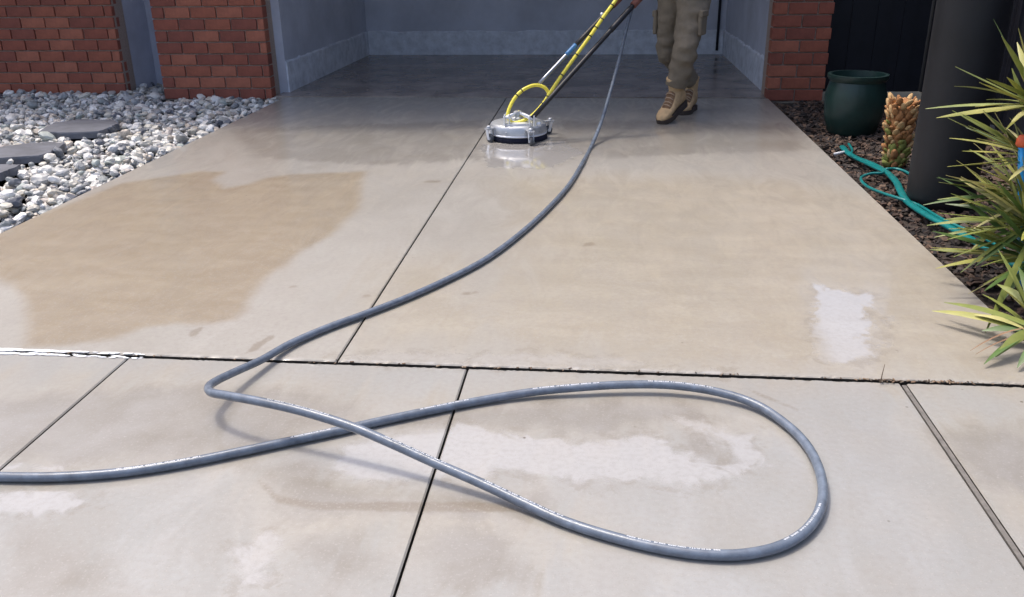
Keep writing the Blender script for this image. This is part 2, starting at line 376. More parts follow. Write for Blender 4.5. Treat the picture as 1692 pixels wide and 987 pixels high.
slab(XL, XC-.003, yu, .006, .014, drive, cm=CONC_UP); slab(XC+.003, XR, yu, .006, .014, drive, cm=CONC_UP)
yl = np.concatenate([[-.05], np.arange(.3, 1.2, .1), np.arange(1.2, YC-.02, .011), [YC-.005]])
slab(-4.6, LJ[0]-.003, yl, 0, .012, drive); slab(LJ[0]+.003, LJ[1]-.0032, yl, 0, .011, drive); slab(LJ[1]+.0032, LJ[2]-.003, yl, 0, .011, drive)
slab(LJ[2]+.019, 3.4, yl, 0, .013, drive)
jf = MB(); jf.box((LJ[2]+.008, 1.25, -.024), (.013, 2.58, .042)); jf.build('joint_filler', M['filler'], drive)

# debris lying in the cross joint, white mounds added for water glare along its left end
db = MB(); dcol = []
for i in range(190):
    x = random.uniform(-2.4, 1.6) if random.random() < .6 else random.gauss(1.0, .12)
    y = YC+random.gauss(0, .006); s_ = random.uniform(.0025, .007)
    rot = Matrix.Rotation(random.uniform(0, 6.3), 3, 'Z') @ Matrix.Rotation(random.uniform(-.5, .5), 3, 'X')
    k = len(db.v); db.box((x, y, .004+s_*.2), (s_*random.uniform(1, 2.2), s_*.7, s_*.35), rot)
    c = random.choice(((.05, .04, .03), (.20, .13, .08), (.28, .22, .16), (.09, .06, .04))); dcol += [c]*(len(db.v)-k)
o = db.build('joint_litter', M['litter'])
a = o.data.attributes.new('tint', 'FLOAT_COLOR', 'POINT'); a.data.foreach_set('color', np.array([(*c, 1) for c in dcol], np.float32).ravel())
tag(o, 'bits of dry leaf and grit caught in the joint across the driveway', 'litter', kind='stuff')
tw = MB(); p = G(1453, 634)
tw.tube([p+Vector((.0, -.01, .006)), p+Vector((.004, .0, .03)), p+Vector((.011, .012, .062))], [.0018, .0015, .001], 6)
tw.tube([p+Vector((.0, .0, .01)), p+Vector((.03, .006, .014)), p+Vector((.052, -.008, .012))], [.0018, .0015, .001], 6)
tag(tw.build('twig', M['twig']), 'small dry twig sticking up from the driveway cross joint', 'twig')
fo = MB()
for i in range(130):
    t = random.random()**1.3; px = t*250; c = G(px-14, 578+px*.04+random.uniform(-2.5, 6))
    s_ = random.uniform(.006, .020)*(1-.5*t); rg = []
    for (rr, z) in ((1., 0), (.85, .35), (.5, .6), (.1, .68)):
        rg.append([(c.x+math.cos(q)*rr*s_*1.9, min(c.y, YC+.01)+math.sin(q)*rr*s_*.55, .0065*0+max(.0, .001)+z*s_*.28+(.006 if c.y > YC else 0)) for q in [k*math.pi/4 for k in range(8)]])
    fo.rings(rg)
tag(fo.build('water_glare', M['glare']), 'white mounds standing for water glare along the left end of the cross joint', 'glare', kind='stuff')

# ------------------------------------------------------------------ garage
gar = empty('brick_garage'); tag(gar, 'open garage with grey walls between red brick pillars behind the driveway', 'garage')
YB, XGI, XGL = 11.35, 1.50, -3.02
def part(name, m_, parent, *boxes, auto=None):
    b = MB()
    for c, s_ in boxes: b.box(c, s_)
    return b.build(name, m_, parent)
part('floor', M['gfloor'], gar, (((XGI+XGL)/2, (YT+.008+YB)/2, -.038), (XGI-XGL+.1, YB-YT-.016, .10)))
part('back_wall', M['paint'], gar, (((XGI+XGL)/2, YB+.10, 1.3), (XGI-XGL+.5, .2, 2.7)))
part('side_wall', M['paint'], gar, ((XGI+.06, (YT+.25+YB)/2, 1.3), (.12, YB-YT-.25, 2.7)))
part('side_wall', M['paint'], gar, ((XGL-.06, (YT+.25+YB)/2, 1.3), (.12, YB-YT-.25, 2.7)))
def plinth(ax, a0, a1, fixed, sgn):
    b = MB(); n = 46; top = []
    for i in range(n+1):
        t = a0+(a1-a0)*i/n; h = .30+.018*noise.noise(Vector((t*3.1, fixed, 0)))+.02*noise.noise(Vector((t*11, fixed, 3)))
        d = .016
        pts = [(t, 0, .005), (t, d, .005), (t, d, h-.012), (t, d*.3, h), (t, 0, h+.004)]
        top.append([((q[0], fixed+sgn*q[1], q[2]) if ax == 'x' else (fixed+sgn*q[1], q[0], q[2])) for q in pts])
    b.rings(top, smooth=False); return b.build('plinth', M['plinth'], gar)
plinth('x', XGL+.02, XGI-.02, YB, -1); plinth('y', YT+.26, YB-.02, XGI, -1); plinth('y', YT+.26, YB-.02, XGL, 1)
pc = MB(); pc.tube([(1.41, YB-.035, 2.6), (1.41, YB-.035, .06)], .016, 10); pc.build('conduit', M['navy'], gar)
part('ceiling', M['eave'], gar, (((XGI+XGL)/2, (YT+YB)/2, 2.62), (XGI-XGL+.5, YB-YT+.2, .04)))
# brickwork
CO, BL, BG = .105, .25, .012
def brick_mesh(lx, ly, lz):
    b = MB(); b.box((0, 0, 0), (lx, ly, lz), bev=.004)
    me = bpy.data.meshes.new('brick'); me.from_pydata(b.v, [], b.f); me.update(); return me
BM_ = {}
def put_brick(x, y, z, lx, ly, parent):
    k = random.randrange(4); key = (round(lx, 3), round(ly, 3), k)
    if key not in BM_:
        me = brick_mesh(lx, ly, CO-BG); me.materials.append(BR[k]); BM_[key] = me
    o = bpy.data.objects.new('brick', BM_[key]); C.objects.link(o); o.parent = parent
    o.location = (x, y+random.uniform(-.002, .002), z); o.rotation_euler = (0, 0, random.uniform(-.004, .004))
def brick_run(x0, x1, yf, parent, depth=.11, zmax=1.40, ztop=2.58, z0=-.02):
    up_ = MB(); row = 0; z = z0+CO/2
    while z < ztop:
        x = x0-(BL/2 if row % 2 else 0)
        while x < x1-.02:
            a_ = max(x, x0); b_ = min(x+BL-BG, x1)
            if b_-a_ > .035:
                if z < zmax: put_brick((a_+b_)/2, yf+depth/2, z, round(b_-a_, 3), depth, parent)
                else: up_.box(((a_+b_)/2, yf+depth/2+random.uniform(-.002, .002), z), (b_-a_, depth, CO-BG))
            x += BL
        z += CO; row += 1
    tag(up_.build('upper_brickwork', BR[0], parent), kind='stuff')
PW = .50
rp = part('brick_pillar', M['mortar'], gar, ((XR-.02+PW/2, YT+.17, 1.27), (PW-.02, .30, 2.60)))
brick_run(XR-.02, XR-.02+PW, YT-.0, rp)
# return face of the pillar towards the garage
row = 0; z = -.02+CO/2
lp = part('brick_pillar', M['mortar'], gar, ((XGL-.08-.52, YT+.17, 1.27), (1.04, .30, 2.60)))
brick_run(XGL-.08-1.05, XGL-.07, YT, lp)
wl = part('front_wall', M['mortar'], gar, ((XGL-1.13-.55-1.6, YT+.42, 1.27), (3.2, .20, 2.60)))
brick_run(XGL-1.13-.55-3.2, XGL-1.13-.55, YT+.30, wl)
part('entry_recess', M['paint'], gar, ((XGL-1.13-.275, YT+1.0, 1.27), (.62, .10, 2.6)), ((XGL-1.13-.01, YT+.64, 1.27), (.06, .64, 2.6)), ((XGL-1.13-.58, YT+.74, 1.27), (.06, .46, 2.6)))
rf = part('roof', M['eave'], gar, ((-2.4, (YT-.78+12)/2, 2.66), (9.6, 12-YT+.78, .03)))
part('fascia', M['fascia'], rf, ((-2.4, YT-.792, 2.72), (9.62, .024, .22)))
part('gutter', M['fascia'], rf, ((-2.4, YT-.855, 2.76), (9.62, .10, .11)))
part('roof_sheet', M['fascia'], rf, ((-2.4, (YT-.78+12)/2, 2.80), (9.6, 12-YT+.76, .02)))

# ------------------------------------------------------------------ pebble bed (left)
pb = MB(); pb.box((-5.0, 5.75, -.085), (4.04, 6.4, .05)); tag(pb.build('pebble_bed', M['soil']), kind='structure')
stones_px = [
 ([(-70, 262), (0, 261.5), (66, 257), (90, 247), (109, 236), (80, 234.5), (43, 237), (0, 243), (-70, 250)], 'grey slate stepping stone in the pebbles, middle one of three'),
 ([(62, 217.5), (110, 219.5), (165, 217), (182, 210), (198, 203), (188, 198), (130, 197), (88, 203)], 'grey slate stepping stone in the pebbles, farthest from the camera'),
 ([(-70, 293), (0, 286), (18, 279), (33, 272), (10, 271), (-70, 278)], 'grey slate stepping stone in the pebbles, nearest and cut by left edge')]
SPOLY = []
for pl, lab in stones_px:
    P2 = [G(x, y, .05) for x, y in pl]; SPOLY.append([tuple(q[:2]) for q in P2])
    # densify outline for an irregular split edge
    out = []
    for i in range(len(P2)):
        a_, b_ = P2[i], P2[(i+1) % len(P2)]
        for k in range(5):
            q = a_.lerp(b_, k/5); out.append(q+Vector((random.gauss(0, .006), random.gauss(0, .006), 0)))
    cen = sum(out, Vector())/len(out); b = MB()
    b.rings([[Vector((q.x, q.y, .0)) for q in out], [Vector((q.x, q.y, .040+random.uniform(-.004, .004))) for q in out],
             [cen.lerp(q, .985)+Vector((0, 0, 0)) for q in out]], smooth=False)
    for i in range(len(b.v)):
        if i >= 2*len(out): b.v[i] = (b.v[i][0], b.v[i][1], .05)
    if len([0]):
        pass
    tag(b.build('stepping_stone', M['slate']), lab, 'stepping stone', 'slate stepping stones')
ico = bmesh.new(); bmesh.ops.create_icosphere(ico, subdivisions=2, radius=1); ico.verts.index_update()
IV = np.array([v.co[:] for v in ico.verts]); IF = np.array([[v.index for v in f.verts] for f in ico.faces]); ico.free()
ICO1 = (IV, IF)
pv, pf, pcx = [], [], []; off = 0
PAL = np.array([(.70, .68, .64), (.80, .79, .77), (.58, .55, .48), (.40, .41, .42), (.50, .50, .49), (.22, .23, .25), (.62, .55, .47), (.34, .36, .36), (.82, .80, .75), (.48, .43, .40), (.13, .14, .17), (.45, .49, .46)])
PP = np.array([.14, .16, .11, .07, .10, .07, .08, .07, .10, .05, .04, .04])
cand = []
N = 14500
cx_ = rng.uniform(-6.6, XL-.012, N); cy_ = rng.uniform(3.3, 8.9, N)
okk = np.ones(N, bool)
for p_ in SPOLY: okk &= sdist(np.stack([cx_, cy_], 1), p_) < .004
# keep what lies near the view
okk &= cx_ > (-1.75-.60*cy_)
okk &= (cy_ < 7.985) | ((cx_ < -4.19) & (cy_ < 8.27)) | ((cx_ < -4.20) & (cx_ > -4.66))
cx_, cy_ = cx_[okk], cy_[okk]
grid = {}
for x, y in zip(cx_, cy_):
    s_ = float(np.clip(rng.lognormal(math.log(.022), .38), .009, .050))
    key = (int(x/.04), int(y/.04)); lay = grid.get(key, 0)
    if lay > 2: continue
    grid[key] = lay+1
    if x > XL-.02-s_*.8: x = XL-.02-s_*.8
    zc = -.045+lay*.024+rng.uniform(-.004, .008)+s_*.35
    q = IV*np.array([s_*rng.uniform(.95, 1.35), s_*rng.uniform(.75, 1.05), s_*rng.uniform(.5, .75)])
    q = q*(1+.16*np.sin(IV@rng.normal(0, 2.3, 3)+rng.uniform(0, 6))+.10*np.sin(IV@rng.normal(0, 4., 3)))[:, None]*rng.uniform(.93, 1.07, (len(IV), 1))
    rm = np.array(Matrix.Rotation(rng.uniform(0, 6.3), 3, 'Z') @ Matrix.Rotation(rng.normal(0, .35), 3, 'X') @ Matrix.Rotation(rng.normal(0, .35), 3, 'Y'))
    q = q@rm.T+np.array([x, y, zc])
    pv.append(q); pf.append(IF+off); off += len(IV)
    c = PAL[rng.choice(len(PAL), p=PP/PP.sum())]*rng.uniform(.85, 1.1); pcx.append(np.repeat(np.array([[*c, 1]]), len(IV), 0))
def numpy_obj(name, v, f, col, m_, smooth=True):
    v = np.concatenate(v); f = np.concatenate(f); me = bpy.data.meshes.new(name); me.from_pydata(v.tolist(), [], f.tolist())
    if smooth: me.polygons.foreach_set('use_smooth', [True]*len(f))
    a = me.attributes.new('tint', 'FLOAT_COLOR', 'POINT'); a.data.foreach_set('color', np.concatenate(col).astype(np.float32).ravel())
    me.materials.append(m_); me.update(); o = bpy.data.objects.new(name, me); C.objects.link(o); return o
tag(numpy_obj('river_pebbles', pv, pf, pcx, M['pebble'], False), 'bed of white, cream and grey river pebbles left of the driveway', 'pebbles', kind='stuff')

# ------------------------------------------------------------------ garden bed (right)
gb = MB(); gb.box((2.20, 5.28, -.065), (1.42, 5.4, .07)); tag(gb.build('garden_bed', M['soil']), kind='structure')
pv, pf, pcx = [], [], []; off = 0
BV = np.array([(-1, -1, -1), (1, -1, -1), (1, 1, -1), (-1, 1, -1), (-.8, -.7, 1), (.7, -.8, 1), (.8, .7, 1), (-.7, .8, 1)], float)
BF = np.array([(3, 2, 1, 0), (4, 5, 6, 7), (0, 1, 5, 4), (1, 2, 6, 5), (2, 3, 7, 6), (3, 0, 4, 7)])
MC = [(.045, .030, .024), (.030, .022, .020), (.075, .045, .032), (.11, .065, .045), (.022, .018, .018), (.17, .11, .075), (.09, .07, .06)]
for i in range(9500):
    x = rng.uniform(XR+.02, 2.88); y = rng.uniform(2.6, 7.95); l = rng.uniform(.008, .026)
    q = BV*np.array([l, l*rng.uniform(.3, .7), l*rng.uniform(.12, .35)])*rng.uniform(.8, 1.2, (8, 3))
    rm = np.array(Matrix.Rotation(rng.uniform(0, 6.3), 3, 'Z') @ Matrix.Rotation(rng.normal(0, .5), 3, 'X') @ Matrix.Rotation(rng.normal(0, .4), 3, 'Y'))
    q = q@rm.T+np.array([x, y, -.028+rng.uniform(0, .022)+.012*math.sin(x*7)*math.sin(y*5)])
    pv.append(q); pf.append(BF+off); off += 8; c = random.choice(MC); pcx.append(np.repeat(np.array([[*c, 1]]), 8, 0))
tag(numpy_obj('bark_mulch', pv, pf, pcx, M['mulch'], False), 'dark bark mulch covering the garden bed right of the driveway', 'mulch', kind='stuff')
# fence of dark steel sheets
fe = empty('steel_fence'); tag(fe, 'near-black steel sheet fence behind the garden bed', 'fence')
for i in range(5):
    y0 = 2.2+i*1.5
    b = MB(); prof = []; n = 30
    for k in range(n+1):
        yy = y0+.03+(1.44)*k/n; dx = (.0, .0, .018, .018, .0)[k % 5]
        prof.append((2.92+dx, yy))
    vv = [(x, y, .0) for x, y in prof]+[(x, y, 1.8) for x, y in prof]+[(x+.004, y, .0) for x, y in prof]+[(x+.004, y, 1.8) for x, y in prof]
    m1 = n+1; ff = []
    for k in range(n): ff += [(k, k+1, m1+k+1, m1+k), (2*m1+k+1, 2*m1+k, 3*m1+k, 3*m1+k+1), (m1+k, m1+k+1, 3*m1+k+1, 3*m1+k)]
    b.add(vv, ff); b.build('sheet_panel', M['navy'], fe)
    part('post', M['navy'], fe, ((2.93, y0, .92), (.06, .05, 1.86)))
for i in range(8):
    part('sheet_panel', M['navy'], fe, ((2.01+i*.113+.05, 8.46+(.013 if i % 2 else 0), .9), (.116, .012, 1.8)))
part('top_rail', M['navy'], fe, ((2.93, 5.9, 1.82), (.05, 7.5, .035)))
# tall dark planter, its base by the teal pipe
tp = empty('tall_planter'); tag(tp, 'tall smooth charcoal round planter standing on the mulch', 'planter')
pc_ = G(1500, 335); PR = .17; pcx_, pcy_ = pc_.x+PR*.98, pc_.y+.02
b = MB(); b.lathe([(PR*.80, -.03), (PR*.93, -.01), (PR*.985, .05), (PR, .2), (PR, 1.20), (PR+.012, 1.21), (PR+.012, 1.25), (PR-.02, 1.25), (PR-.02, 1.12)], (pcx_, pcy_, 0), n=56); b.build('pot_body', M['charcoal'], tp, 40)
b = MB(); b.lathe([(PR-.021, 1.15), (.02, 1.165)], (pcx_, pcy_, 0), n=24); b.build('potting_soil', M['soil'], tp)
# green pot farther back
gp_ = G(1412, 226); b = MB(); gpt = empty('glazed_pot'); tag(gpt, 'dark green glazed pot on the mulch beside the brick pillar', 'pot')
b.lathe([(.13, -.03), (.17, .0), (.205, .12), (.215, .26), (.19, .36), (.21, .385), (.21, .41), (.185, .41), (.18, .34)], (gp_.x+.03, gp_.y+.22, 0), n=40); b.build('pot_body', M['greenpot'], gpt, 40)
b = MB(); b.lathe([(.183, .36), (.01, .37)], (gp_.x+.03, gp_.y+.22, 0), n=20); b.build('potting_soil', M['soil'], gpt)
# palm trunk with stubby leaf bases
tk = empty('palm_trunk'); tag(tk, 'short golden-brown knobbly palm trunk with mossy base beside the charcoal planter', 'palm trunk')
tb = G(1484, 278); tx, ty = tb.x, tb.y+.09; b = MB()
TH = .46
b.lathe([(.050, -.03), (.054, .05), (.062, .2), (.072, .35), (.066, TH-.10), (.02, TH-.05)], (tx, ty, 0), n=22); b.build('trunk_core', M['bark'], tk)
def knob(s_):
    b = MB(); rg = []
    for (t, rx, ry, o_) in ((0, .9, .55, 0), (.35, 1., .6, .05), (.75, .8, .5, .16), (1., .35, .25, .22)):
        rg.append([Vector((o_*s_+math.cos(q)*ry*s_*.5*.9, math.sin(q)*rx*s_*.5, t*s_*1.15)) for q in [k*math.pi/4 for k in range(8)]])
    b.rings(rg); me = bpy.data.meshes.new('leaf_base'); me.from_pydata(b.v, [], b.f); me.polygons.foreach_set('use_smooth', [True]*len(b.f)); me.update(); return me
kmA, kmB, kmC = knob(.040), knob(.040), knob(.040); kmC.materials.append(M['bark2']); kmA.materials.append(M['bark']); kmB.materials.append(M['moss'])
for lv in range(14):
    z = .0+lv*.030; rr = .050+.024*min(1, z/.35); nn = 10
    for k in range(nn):
        a_ = 2*math.pi*(k+.5*(lv % 2))/nn+random.uniform(-.1, .1)
        o = bpy.data.objects.new('leaf_base', kmB if random.random() < (.75-z*2.6) else random.choice((kmA, kmC))); C.objects.link(o); o.parent = tk
        o.location = (tx+math.cos(a_)*rr, ty+math.sin(a_)*rr, z-.01+random.uniform(-.006, .006)); o.rotation_euler = (0, random.uniform(-.1, .7), a_+random.uniform(-.4, .4)); s_ = random.uniform(.6, 1.3); o.scale = (s_*random.uniform(.7, 1.5), s_, s_*random.uniform(.8, 1.3))
# teal drip pipes
def px_path(L, r_): return [G(x, y, h) for x, y, h in L]
th = MB()
for L in ([(1392, 243, .02), (1400, 252, .02), (1416, 262, .015), (1440, 271, .015), (1462, 283, .018), (1480, 300, .02), (1489, 318, .02), (1500, 334, .02), (1530, 355, .02), (1575, 379, .02), (1622, 406, .02), (1690, 445, .02), (1780, 500, .01)],):
    th.tube(spline(px_path(L, 0), .02), .021, 12, flat=.62)
for L in ([(1402, 238, .02), (1408, 248, .02), (1408, 258, .025), (1440, 275, .03), (1459, 286, .035), (1440, 287, .03), (1425, 292, .02), (1424, 300, .02), (1436, 310, .02), (1460, 320, .02), (1488, 329, .025), (1512, 337, .02), (1560, 364, .02), (1630, 396, .02), (1720, 452, .01)],
          [(1463, 280, .03), (1478, 279, .03), (1494, 283, .03), (1520, 300, .01)]):
    th.tube(spline(px_path(L, 0), .02), .0085, 10)
tag(th.build('garden_pipe', M['teal']), 'teal garden pipes snaking over the mulch along the driveway edge', 'garden pipe')
b = MB(); b.tube([G(1378, 255, .01), G(1390, 252.5, .018), G(1402, 250, .022)], .009, 10)
tag(b.build('plastic_tube', M['whiteplastic']), 'short pale plastic tube end at the head of the teal pipe', 'tube')

# spiky plants: one blade mesh bent per leaf
def blade(name, base, tip, width, m_, parent, sag=.03, fold=.25, taper=.9):
    base = Vector(base); tip = Vector(tip); ax = tip-base; ln = ax.length; n = 7
    side = ax.cross(Vector((0, 0, 1)));
    side = side.normalized() if side.length > 1e-4 else Vector((1, 0, 0))
    tw_ = random.uniform(-.7, .7); nrm = side.cross(ax).normalized()
    side, nrm = side*math.cos(tw_)+nrm*math.sin(tw_), nrm*math.cos(tw_)-side*math.sin(tw_)
    vv, ff = [], []
    for i in range(n+1):
        t = i/n; wd = width*.5*((.62+.38*math.sin(min(t*2.2, 1.57))) if t < .5 else (1-((t-.5)/.5)**2.2*taper))
        p = base+ax*t+Vector((0, 0, sag*ln*4*t*(1-t)))
        th_ = .0012
        vv += [p-side*wd, p-nrm*wd*fold*1.4, p+side*wd, p+nrm*(th_)]
    for i in range(n):
        o_ = i*4
        for k in range(4): ff.append((o_+k, o_+(k+1) % 4, o_+4+(k+1) % 4, o_+4+k))
    ff += [(3, 2, 1, 0), (n*4, n*4+1, n*4+2, n*4+3)]
    b = MB(); b.add(vv, ff, True); return b.build(name, m_, parent, 50)
pick = lambda: random.choices(LEAF, (4, 5, 2, 2))[0]
yA = empty('yucca_plant'); tag(yA, 'tall branching yucca with stiff yellow-green blades at the right edge', 'yucca')
yBp = empty('yucca_plant'); tag(yBp, 'low yucca clump with drooping brown-tipped blades over the concrete edge', 'yucca')
A = [((1667, 80), (1692, 114)), ((1678, 100), (1691, 137)), ((1664, 128), (1692, 145)), ((1682, 164), (1692, 176)), ((1645, 185), (1692, 191)), ((1624, 182), (1691, 242)), ((1668, 195), (1692, 216)), ((1600, 208), (1674, 250)), ((1614, 229), (1688, 270)), ((1635, 263), (1688, 256)), ((1642, 277), (1692, 273)), ((1614, 277), (1691, 310)), ((1638, 276), (1674, 310)), ((1563, 290), (1628, 297)), ((1622, 291), (1654, 316)), ((1614, 317), (1688, 327)), ((1571, 320), (1645, 347)), ((1549, 352), (1634, 365)), ((1559, 363), (1647, 371)), ((1540, 382), (1600, 388)), ((1565, 396), (1680, 387)), ((1603, 416), (1678, 349)), ((1587, 451), (1692, 374)), ((1606, 380), (1675, 339)), ((1637, 434), (1692, 421)), ((1600, 486), (1678, 440)), ((1628, 550), (1685, 437)), ((1650, 300), (1692, 300)), ((1640, 340), (1692, 352)), ((1630, 350), (1692, 390)), ((1650, 400), (1692, 405)), ((1625, 470), (1692, 420)), ((1655, 500), (1694, 450)), ((1590, 250), (1680, 265)), ((1640, 235), (1692, 262)), ((1608, 300), (1692, 318)), ((1586, 338), (1692, 345)), ((1600, 400), (1692, 360)), ((1575, 425), (1692, 400)), ((1645, 215), (1692, 240)), ((1655, 320), (1692, 330)), ((1612, 440), (1692, 395)), ((1630, 130), (1692, 165)), ((1655, 60), (1700, 130))]
heads = [(1712, 175, 3.62), (1712, 262, 3.55), (1706, 325, 3.5), (1708, 372, 3.42), (1712, 425, 3.35)]
hp = [AY(*h) for h in heads]
root = Vector((hp[2].x+.10, 3.55, -.04))
for h in hp:
    b = MB(); mid = root.lerp(h, .55)+Vector((.04, .03, .03))
    b.tube(spline([root, mid, h], .04), [.018]*len(spline([root, mid, h], .04)), 8); b.build('stem', M['stem'], yA)
for (t_, q_) in A:
    # run the blade on to the head whose height is closest
    d = Vector((q_[0]-t_[0], q_[1]-t_[1], 0)).normalized()
    hd = min(heads, key=lambda h: abs((h[1]-q_[1])-(h[0]-q_[0])*d.y/max(d.x, .2)))
    bs = AY(hd[0]+random.uniform(-8, 8), hd[1]+random.uniform(-8, 8), hd[2])
    tp_ = AY(t_[0], t_[1], hd[2]-random.uniform(-.05, .20))
    if t_[1] > 400:
        gq = G(t_[0], t_[1], .02)
        if tp_.z < .02: tp_ = gq
    blade('leaf', bs, tp_, random.uniform(.020, .028), pick(), yA, random.uniform(.0, .035))
for h in hp:
    for k in range(30):
        a_ = random.uniform(-3.14, 3.14); el = random.uniform(-.3, 1.2); ln = random.uniform(.28, .42)
        blade('leaf', h, h+Vector((math.cos(a_)*math.cos(el)*ln, math.sin(a_)*math.cos(el)*ln, math.sin(el)*ln)), random.uniform(.020, .028), pick(), yA, random.uniform(0, .05))
Bl = [((1540, 514), (1700, 520), .05, 0), ((1560, 500), (1700, 522), .07, 1), ((1622, 547), (1700, 556), .05, 3), ((1626, 602), (1700, 562), .02, 3), ((1681, 608), (1705, 590), .02, 3), ((1648, 470), (1700, 545), .14, 1), ((1610, 520), (1700, 535), .08, 2), ((1660, 480), (1705, 530), .16, 0), ((1645, 590), (1700, 570), .03, 1), ((1603, 580), (1700, 556), .03, 9), ((1612, 586), (1690, 560), .025, 9)]
hb = G(1716, 556, .05)
b = MB(); b.tube([hb+Vector((.05, .02, -.09)), hb+Vector((.01, 0, 0))], [.03, .022], 8); b.build('stem', M['stem'], yBp)
for t_, q_, z, k in Bl:
    blade('leaf', hb+Vector((random.uniform(-.01, .02), random.uniform(-.03, .03), random.uniform(0, .03))), G(t_[0], t_[1], z), (.034 if k < 9 else .012), LEAF[k] if k < 9 else M['leafbrown'], yBp, random.uniform(.05, .12))
for k in range(22):
    a_ = random.uniform(-1.3, 2.2); el = random.uniform(.1, 1.2); ln = random.uniform(.22, .38)
    blade('leaf', hb, hb+Vector((math.cos(a_)*math.cos(el)*ln, math.sin(a_)*math.cos(el)*ln, math.sin(el)*ln)), random.uniform(.024, .032), pick(), yBp, .05)
st = empty('garden_stake'); tag(st, 'glossy blue plastic stake with orange cap among the yucca blades', 'stake')
s0, s1 = G(1689, 470), AY(1687, 243, 3.47)
s1 = AY(1687, 243, s0.y+.02)
b = MB(); b.tube([s0+Vector((0, 0, -.05)), s1], .0105, 12); b.build('shaft', M['bluestake'], st)
b = MB(); b.lathe([(.0145, 0), (.021, .008), (.021, .03), (.012, .045)], s1, n=14); b.build('cap', M['orange'], st)

# ------------------------------------------------------------------ pressure hose
HP = [(1090, -45, 1.03), (1066, -28, .97), (1052, -5, .88), (1040, 30, .745), (1024, 95, .50), (1006, 160, .265), (992, 206, .115), (978, 240, .022), (962, 270, .0215), (940, 306, .0215), (905, 345, .0215), (860, 386, .0215), (800, 430, .0215), (735, 464, .0215), (665, 495, .0215), (600, 520, .0215), (540, 542, .0215), (480, 568, .024), (430, 596, .036), (390, 614, .056), (357, 630, .078), (345, 639, .088), (348, 648, .098), (376, 654, .113), (430, 664, .120), (500, 680, .116), (583, 706, .101), (640, 730, .082), (720, 766, .055), (800, 801, .034), (870, 834, .020), (930, 861, .0155), (1000, 884, .015), (1080, 904, .015), (1150, 915, .015), (1220, 917, .015), (1280, 906, .0155), (1322, 885, .0165), (1347, 858, .018), (1359, 824, .019), (1355, 781, .018), (1334, 737, .0165), (1300, 702, .0165), (1250, 669, .021), (1190, 649, .027), (1110, 637, .031), (1030, 636, .030), (950, 641, .026), (880, 648, .020), (800, 661, .0155), (700, 681, .015), (620, 698, .015), (560, 712, .015), (480, 729, .015), (400, 746, .015), (300, 766, .015), (200, 781, .015), (100, 788, .015), (0, 788, .015), (-150, 782, .015), (-420, 760, .015)]
pth = [Vector(p) for p in spline([tuple(G(x, y, h)) for x, y, h in HP], .012)]
HR = .0130
b = MB(); b.tube(pth, HR, 16); hose = b.build('pressure_hose', M['hose'])
tag(hose, 'long blue-grey rubber pressure hose looping across the wet concrete', 'hose')
# printed lettering along the crown of the hose: strokes too small to read
acc = [0.]
for i in range(1, len(pth)): acc.append(acc[-1]+(pth[i]-pth[i-1]).length)
acc = np.array(acc); arr = np.array([p[:] for p in pth])
def hose_at(s_): return Vector([float(np.interp(s_, acc, arr[:, k])) for k in range(3)])
def crown(s_, a_):
    p = hose_at(s_); t = (hose_at(s_+.006)-hose_at(s_-.006)).normalized()
    u = (Vector((0, 0, 1))-t*t.z).normalized(); sd_ = t.cross(u)
    v = u*math.cos(a_)+sd_*math.sin(a_); return p+v*(HR+.0004)
pr = MB()
def stroke(s0_, s1_, a0, a1):
    pr.add([crown(s0_, a0), crown(s1_, a0), crown(s1_, a1), crown(s0_, a1)], [(0, 1, 2, 3)])
s_at = lambda px, py: acc[int(np.argmin([(p-G(px, py, .015)).length for p in pth]))]
def dash(s0_, length, ang):
    s_ = s0_; words = [4, 6, 5, 8, 9, 3]; unit = length/(sum(words)+len(words)-1)
    for wn in words:
        for c in range(wn):
            lw = unit*.80; a0, a1 = ang-.20, ang+.20; k = random.randrange(4)
            stroke(s_, s_+lw*.30, a0, a1)
            if k != 1: stroke(s_+lw*.66, s_+lw*.96, a0+.02, a1)
            q = (a0+a1)/2+random.uniform(-.12, .12); stroke(s_+lw*.28, s_+lw*.7, q-.06, q+.06)
            if k > 1: stroke(s_+lw*.28, s_+lw*.7, a1-.10, a1)
            s_ += unit
        s_ += unit
for (p0, p1) in (((805, 803), (928, 860)), ((1032, 892), (1187, 916)), ((1296, 902), (1358, 840)), ((1180, 647), (1065, 636)), ((985, 637), (880, 648)), ((775, 666), (690, 683)), ((545, 715), (480, 729)), ((330, 760), (190, 782))):
    a_, b_ = s_at(*p0), s_at(*p1); dash(min(a_, b_), abs(b_-a_), -.15 if True else 0)
a_ = int(np.argmin([(p-G(640, 728, .08)).length for p in pth])); dash(acc[a_]-.01, .19, -.15)
a_ = int(np.argmin([(p-G(440, 667, .12)).length for p in pth])); dash(acc[a_], .20, -.15)
pr.build('lettering', M['print'], hose)

